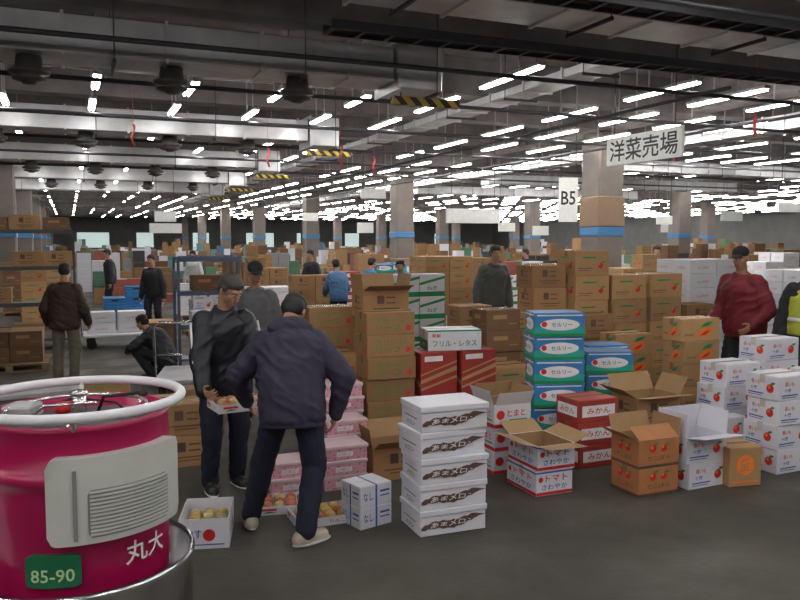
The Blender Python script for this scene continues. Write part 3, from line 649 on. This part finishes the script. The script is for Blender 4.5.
# pink & strapped
stack('pink',-.60,6.05,3); stack('pink',-.62,6.42,4); stack('pink',-1.02,5.98,2,rot=rad(20)); stack('pink',-.66,6.78,6)
stack('bluew',-.26,5.23,2,rot=rad(38))
open_carton('brown',-.22,6.30,0,flaps=(150,140,120,100)); stack('brown',-.84,7.16,2)
stack('brown',-2.1,6.65,2); stack('brown3',-2.8,7.95,1); stack('brown',-3.4,7.8,1); stack('brown2',-2.25,7.75,2); stack('brown',-2.75,7.1,1); stack('brown',-3.4,7.0,1); stack('gleaf',-3.5,8.5,2)
# cardboard wall
stack('brown',1.62,9.5,6); stack('brown3',2.16,9.62,6); stack('brown3',2.72,9.85,5); stack('brown',1.16,9.2,4)
stack('brown',2.08,9.02,4); stack('brown',1.80,10.1,6); stack('brown3',3.30,10.2,5); stack('brown',3.88,10.5,4)
stack('brown2',.98,8.76,5)
lot('foam',4.1,11.0,2,2,8,drop=0); lot('brown',.78,10.25,1,1,5,pallet=False)
lot('wgreen',-.1,11.6,2,1,4,drop=0); lot('foam',1.0,11.8,1,2,5,pallet=False); lot('brown',-1.4,11.4,2,2,3)
lot('brown3',.5,15.3,2,2,5); lot('brown',2.75,13.6,2,2,4); lot('brown3',5.9,14.4,2,2,4); lot('foam',6.3,12.2,2,2,7,drop=.1)
lot('brown2',4.35,14.0,2,2,4); lot('brown',-2.6,13.6,2,2,3); lot('foam',-3.4,17.6,2,2,5); lot('brown2',-6.4,11.6,2,2,3)
lot('bluecrate',-7.0,18.3,2,2,3); lot('foam',-5.5,19.3,2,2,5); lot('celery',-.6,18.4,2,2,6)
lot('brown',-4.0,20.8,2,2,5); lot('wgreen',2.7,18.6,2,2,4); lot('brown3',5.0,17.4,2,2,5); lot('foam',8.0,17.0,2,2,8); lot('brown',9.7,16.6,2,2,5)
lot('mikan',-1.9,21.3,2,2,6); lot('brown',1.1,21.6,2,2,5); lot('brown2',8.3,20.6,2,2,5)
lot('brown',-4.4,13.4,1,2,3,pallet=False); lot('brown3',-8.6,17.6,2,2,4); lot('whiter',-4.3,16.1,2,2,4); lot('brown2',-10.4,20.3,2,2,5); lot('brown',-2.3,16.6,2,2,4)
# ---------- far stuff
fb=bmesh.new(); fmats=[CARD,CARD2,WHT,CARD3,PINK,BLUC,M('far_green',(.08,.2,.12)),M('far_red',(.30,.08,.06)),M('far_grey',(.25,.26,.27)),M('far_teal',(.15,.3,.32)),M('far_dark',(.04,.04,.045)),M('far_blue',(.08,.14,.28))]
for ui in range(26):
    for vi in range(38):
        u=20+ui*3.1; v=-30+vi*2.2+R.uniform(-.3,.3)
        p=hall(v,u)
        if p.y<23.5 or abs(p.x)>p.y*.56+1: continue
        if any(abs(v+.5-a)<1.4 and abs(u-b)<1.3 for a,b in COLS): continue
        if R.random()<.08: continue
        mi=R.choice([0,0,0,0,1,2,2,2,3,3,3,8,8,9,7,10,11]); hN=R.choice([3,3,4,5,5,6,7])
        bl=R.choice([.4,.5]); bh=R.choice([.2,.25,.3])
        for a in range(3):
            for b2 in range(2 if u<50 else 1):
                mm=mi if R.random()<.5 else R.choice([0,0,1,2,2,3,6,10])
                for t in range(max(1,hN-R.randint(0,3))):
                    m4=Matrix.Translation(hall(v+a*(bl+.02),u+b2*.42,0))@Matrix.Rotation(HALL+rad(R.uniform(-2,2)),4,'Z')
                    bx(fb,-bl/2,bl/2,-.2,.2,t*bh+.004,(t+1)*bh,mm,0,m4)
add('distant_cartons',bm_mesh(fb,'far',fmats),label='crowded stacks of brown, white and coloured cartons filling the hall',category='boxes',kind='stuff')
# ---------- trolley / rack
def trolley(x,y,rot,label,col):
    bm=bmesh.new(); bx(bm,-.6,.6,-.4,.4,.22,.27,0,.01)
    o=add('platform_trolley',bm_mesh(bm,'deck',[col]),(x,y,0),rot,label=label,category='trolley')
    b=bmesh.new(); pathtube(b,[(-.6,-.36,.25),(-.66,-.36,.95),(-.66,-.3,1.0),(-.66,.3,1.0),(-.66,.36,.95),(-.6,.36,.25)],.017); tube(b,(-.64,-.36,.6),(-.64,.36,.6),.012)
    add('handle',bm_mesh(b,'h',[CHROME]),parent=o)
    for sx in (-.45,.45):
        for sy in (-.3,.3):
            b=bmesh.new(); tube(b,(sx,sy-.025,.085),(sx,sy+.025,.085),.085,n=16); bx(b,sx-.03,sx+.03,sy-.04,sy-.03,.08,.22,0);bx(b,sx-.03,sx+.03,sy+.03,sy+.04,.08,.22,0)
            add('wheel',bm_mesh(b,'w',[RUB]),parent=o)
    return o
trolley(-5.35,14.6,HALL,'white platform trolley loaded with cartons',WHT2)
for i in range(2):
    for t in range(2): carton('foam',V((-5.6+i*.5,14.5+i*.2,.272+t*.201)),HALL,False)
trolley(-2.75,10.1,rad(100),'steel platform trolley with tall handle',STEEL)
trolley(-4.35,9.0,rad(30),'grey platform trolley with chrome handle',STEEL)
def rack(x,y,rot,w,d,h,n,label,m=DSTEEL):
    bm=bmesh.new()
    for sx in (-w/2,w/2):
        for sy in (-d/2,d/2): bx(bm,sx-.02,sx+.02,sy-.02,sy+.02,0,h)
        bx(bm,sx-.015,sx+.015,-d/2,d/2,h-.03,h)
    bx(bm,-w/2,w/2,d/2-.015,d/2+.015,h-.03,h)
    o=add('storage_rack',bm_mesh(bm,'posts',[m]),(x,y,0),rot,label=label,category='rack')
    for i in range(n):
        z=.15+i*(h-.2)/(n-1); b=bmesh.new(); bx(b,-w/2+.02,w/2-.02,-d/2,d/2,z,z+.03)
        if i: bx(b,-w/2,w/2,-d/2-.01,-d/2,z-.03,z+.04)
        add('shelf',bm_mesh(b,'shelf',[m]),parent=o)
    return [.15+i*(h-.2)/(n-1)+.031 for i in range(n)]
zs=rack(-6.9,14.4,HALL,1.6,.6,2.2,4,'dark steel storage rack holding cartons')
for zz in zs[:4]:
    for i in range(3):
        if R.random()<.9:
            q=V((-6.9,14.4,zz+.001))+EV*(-.52+i*.52); carton(R.choice(['brown','foam','brown2']),q,HALL,False)
zs=rack(-3.05,12.2,HALL,.9,.55,1.75,4,'tall blue-grey steel cage rack',M('blue_steel',(.12,.16,.25),.4,.4))
for zz in zs[:3]: carton(R.choice(['brown','brown2','foam']),V((-3.05,12.2,zz+.001)),HALL,False)
# ---------- turret truck
MAG=M('magenta_paint',(.36,.006,.075),.28,var=.03); CREAM=M('cream_paint',(.52,.53,.50),.4,var=.04); GPL=M('plate_green',(.008,.13,.055),.4)
LOUV=M('louver_grey',(.20,.21,.20),.5)
TX,TY=-1.47,3.5
tr=add('turret_truck',None,(TX,TY,0),0,label='magenta cylindrical market truck with white ring and green plate',category='vehicle')
b=bmesh.new(); lathe(b,[(0,.18),(.36,.18),(.38,.22),(.385,.70),(.395,.74),(.40,.95),(.412,.99),(.425,1.0),(.425,1.035),(.412,1.045),(.40,1.06),(.392,1.19),(.40,1.21),(.40,1.225),(.385,1.235),(.37,1.23),(.365,1.17),(0,1.165)],64)
fix(b); add('drum_body',bm_mesh(b,'drum',[MAG]),parent=tr)
b=bmesh.new(); lathe(b,[(0,1.166),(.364,1.168),(.364,1.172),(.30,1.185),(0,1.19)],48,0); fix(b); add('dash_plate',bm_mesh(b,'dash',[M('dash_dark',(.07,.07,.075),.45)]),parent=tr)
b=bmesh.new(); pathtube(b,[(.455*math.cos(t*math.pi/32),.455*math.sin(t*math.pi/32),1.285) for t in range(64)],.022,n=12,closed=True)
add('steering_ring',bm_mesh(b,'ring',[WHT2]),parent=tr)
for a in (20,110,200,290):
    b=bmesh.new(); ca,sa=math.cos(rad(a)),math.sin(rad(a)); pathtube(b,[(.455*ca,.455*sa,1.275),(.41*ca,.41*sa,1.25),(.36*ca,.36*sa,1.18)],.012); add('ring_support',bm_mesh(b,'sup',[CREAM]),parent=tr)
b=bmesh.new(); tube(b,(0,.02,1.185),(0,.02,1.30),.03,n=20); lathe(b,[(.0,1.32),(.03,1.315),(.045,1.30),(.03,1.29)],20,c=(0,.02)); add('steering_hub',bm_mesh(b,'hub',[CHROME]),parent=tr)
b=bmesh.new(); lathe(b,[(0,1.19),(.035,1.19),(.035,1.235),(.0,1.24)],16,c=(-.12,.12)); add('fuel_cap',bm_mesh(b,'cap',[PRED]),parent=tr,label='red round cap')
b=bmesh.new(); pathtube(b,[(.05,.1,1.19),(.1,.05,1.28),(.2,-.02,1.30),(.3,.0,1.31)],.008); lathe(b,[(0,1.29),(.02,1.295),(.022,1.31),(.0,1.33)],12,c=(.3,0)); add('throttle_lever',bm_mesh(b,'lev',[RUB]),parent=tr)
b=bmesh.new(); pathtube(b,[(-.2,-.1,1.19),(-.1,-.12,1.27),(.12,-.08,1.28)],.007); add('brake_lever',bm_mesh(b,'lev2',[CHROME]),parent=tr)
b=bmesh.new(); bx(b,-.33,-.2,-.05,.1,1.185,1.25,0,.01); add('switch_box',bm_mesh(b,'sw',[M('box_grey',(.35,.37,.38),.5)]),parent=tr)
b=bmesh.new(); pathtube(b,[(-.26,.1,1.2),(-.1,.22,1.24),(.1,.2,1.22),(.2,.1,1.19)],.006); add('cable',bm_mesh(b,'cb',[RUB]),parent=tr)
b=bmesh.new(); pathtube(b,[(.3*math.cos(t*math.pi/16),.3*math.sin(t*math.pi/16),1.24) for t in range(32)],.009,n=8,closed=True)
for a in (45,165,285): tube(b,(.3*math.cos(rad(a)),.3*math.sin(rad(a)),1.18),(.3*math.cos(rad(a)),.3*math.sin(rad(a)),1.24),.008)
add('guard_rail',bm_mesh(b,'gr',[CHROME]),parent=tr)
def cyl(r):
    return lambda a,z:(r*math.sin(rad(a)),-r*math.cos(rad(a)),z)
def patch(b,r0,r1,a0,a1,z0,z1,mi=0,n=16,cr=0):
    P=[]
    m0,m1=cyl(r0),cyl(r1)
    for i in range(n+1):
        t=i/n;a=a0+(a1-a0)*t; ins=0
        arc=min(t,1-t)*rad(a1-a0)*r1
        if cr and arc<cr: ins=cr-math.sqrt(max(cr*cr-(cr-arc)**2,0))
        P.append([b.verts.new(m1(a,z0+ins)),b.verts.new(m1(a,z1-ins)),b.verts.new(m0(a,z1-ins)),b.verts.new(m0(a,z0+ins))])
    for i in range(n):
        for k in range(4):
            f=b.faces.new((P[i][k],P[i+1][k],P[i+1][(k+1)%4],P[i][(k+1)%4]));f.material_index=mi
    b.faces.new(P[0]).material_index=mi; b.faces.new(P[-1][::-1]).material_index=mi
b=bmesh.new(); patch(b,.40,.455,6,88,.76,1.12,n=40,cr=.04); fix(b); pn=add('front_panel',bm_mesh(b,'panel',[CREAM]),parent=tr,label='cream curved ventilation panel')
b=bmesh.new(); patch(b,.45,.458,26,74,.785,.985,1,n=30,cr=.02)
for i in range(12): patch(b,.455,.466,27,73,.795+i*.0160,.803+i*.0160,0,n=20)
fix(b); add('vent_louvers',bm_mesh(b,'louv',[CREAM,LOUV]),parent=pn)
b=bmesh.new(); patch(b,.455,.462,19,21,.78,1.07,0,4)
fix(b); add('trim_strip',bm_mesh(b,'ts',[LOUV]),parent=pn)
b=bmesh.new(); patch(b,.385,.415,-9,22,.575,.71,0,n=10,cr=.01); fix(b); pl=add('number_plate',bm_mesh(b,'plate',[GPL]),parent=tr)
b=bmesh.new(); put_text(b,'85-90',lambda a,z:cyl(.4175)(a,z),6.5,.627,24,.055,0); add('plate_number',bm_mesh(b,'pn',[M('plate_letters',(.45,.65,.35),.5)]),parent=pl)
b=bmesh.new(); put_text(b,'丸大',lambda a,z:cyl(.402)(a,z),64,.66,32,.10,0); add('lettering',bm_mesh(b,'ml',[PWHT]),parent=tr)
b=bmesh.new(); lathe(b,[(.46,.12),(.49,.13),(.495,.53),(.505,.55),(.495,.57),(.48,.55),(.475,.14),(.46,.12)],64); fix(b); add('bumper_ring',bm_mesh(b,'bump',[CHROME]),parent=tr)
b=bmesh.new(); lathe(b,[(0,.12),(.46,.14),(.48,.18),(.36,.2),(0,.2)],40); fix(b); add('foot_plate',bm_mesh(b,'fp',[DSTEEL]),parent=tr)
b=bmesh.new(); bx(b,-2.6,-.5,-.5,.6,.34,.42,0,.01); bx(b,-2.6,-.45,-.48,-.42,.24,.34);bx(b,-2.6,-.45,.52,.58,.24,.34); add('load_bed',bm_mesh(b,'bed',[STEEL]),parent=tr)
for wx,wy in ((-2.1,-.3),(-2.1,.4),(0,-.06),(0,.06)):
    b=bmesh.new(); r=.115 if wx==0 else .17; tube(b,(wx,wy-.05,r),(wx,wy+.05,r),r,n=24); add('wheel',bm_mesh(b,'wh',[RUB]),parent=tr)
# ---------- fruit trays
fb=bmesh.new(); lathe(fb,[(0,.012),(.015,.002),(.03,.004),(.040,.022),(.042,.04),(.034,.06),(.018,.07),(.006,.066),(0,.060)],14); fix(fb)
FR=[bm_mesh(fb.copy(),'fruit',[M('pear_skin',(.50,.32,.09),.45,rand=.2)]),bm_mesh(fb.copy(),'fruit2',[M('tomato_skin',(.38,.11,.055),.35,rand=.2)]),bm_mesh(fb,'fruit3',[M('wrap_pale',(.38,.30,.13),.4,rand=.2)])]
spec('tray',.42,.30,.062,WHT,[(AL,'R',PRED,(-.42,-.16,.5,.75)),(AL,'T',PRED,('りんご',.2,.5,.3,.45)),(AL,'P',PGRN,[(-.4,.2),(-.3,.45),(-.15,.3)])],'white shallow fruit tray',name='fruit_tray',tape=None)
spec('ltray',.32,.42,.2,WHT,[(AL,'O',PRED,(.1,.45,.2)),(AL,'T',PBLU,('なす',-.2,.5,.3,.3)),(AL,'R',PBLU,(-.4,.4,.12,.16))],'white open fruit carton',name='fruit_tray',tape=None)
def tray(k,cx,cy,z,rot,fi,label,flaps=(None,)*4):
    o=open_carton(k,cx,cy,z,rot,flaps,label,centered=True,inner=WHT,fl=.1)
    s=SP[k]; nx=int((s['L']-.02)/.088); ny=int((s['W']-.02)/.088); c,sn=math.cos(rot),math.sin(rot)
    layers=1 if s['H']<.15 else 2
    for l in range(layers):
        for i in range(nx):
            for j in range(ny):
                a=(i-(nx-1)/2)*.088;b=(j-(ny-1)/2)*.088
                fk=fi if R.random()<.75 else (fi+1)%3
                add('fruit',FR[fk],(cx+a*c-b*sn,cy+a*sn+b*c,z+.0085+l*.071),R.uniform(0,6),label=('round yellow-brown fruit','round reddish fruit','pale wrapped fruit')[fk]+' lying in a tray',category='fruit',group='fruit in trays')
    return o
q=V((-1.42,6.15,0))+Matrix.Rotation(hdg,3,'Z')@V((0,.44,0))
tray('tray',q.x,q.y,.745,rad(30),1,'white fruit tray with red print held in two hands')
tray('tray',-.57,5.46,0,HALL,0,'white shallow fruit tray on the floor with pale flap',(None,95,None,None))
tray('tray',-.86,5.70,0,rad(10),1,'white shallow fruit tray on the floor among cartons')
tray('ltray',-1.3,5.12,0,rad(8),2,'white open carton of pale fruit on the floor')
# ---------- world & view
w=bpy.data.worlds.new('world'); scene.world=w; w.use_nodes=True
w.node_tree.nodes['Background'].inputs[0].default_value=(.5,.55,.65,1); w.node_tree.nodes['Background'].inputs[1].default_value=.05
scene.view_settings.view_transform='Standard'
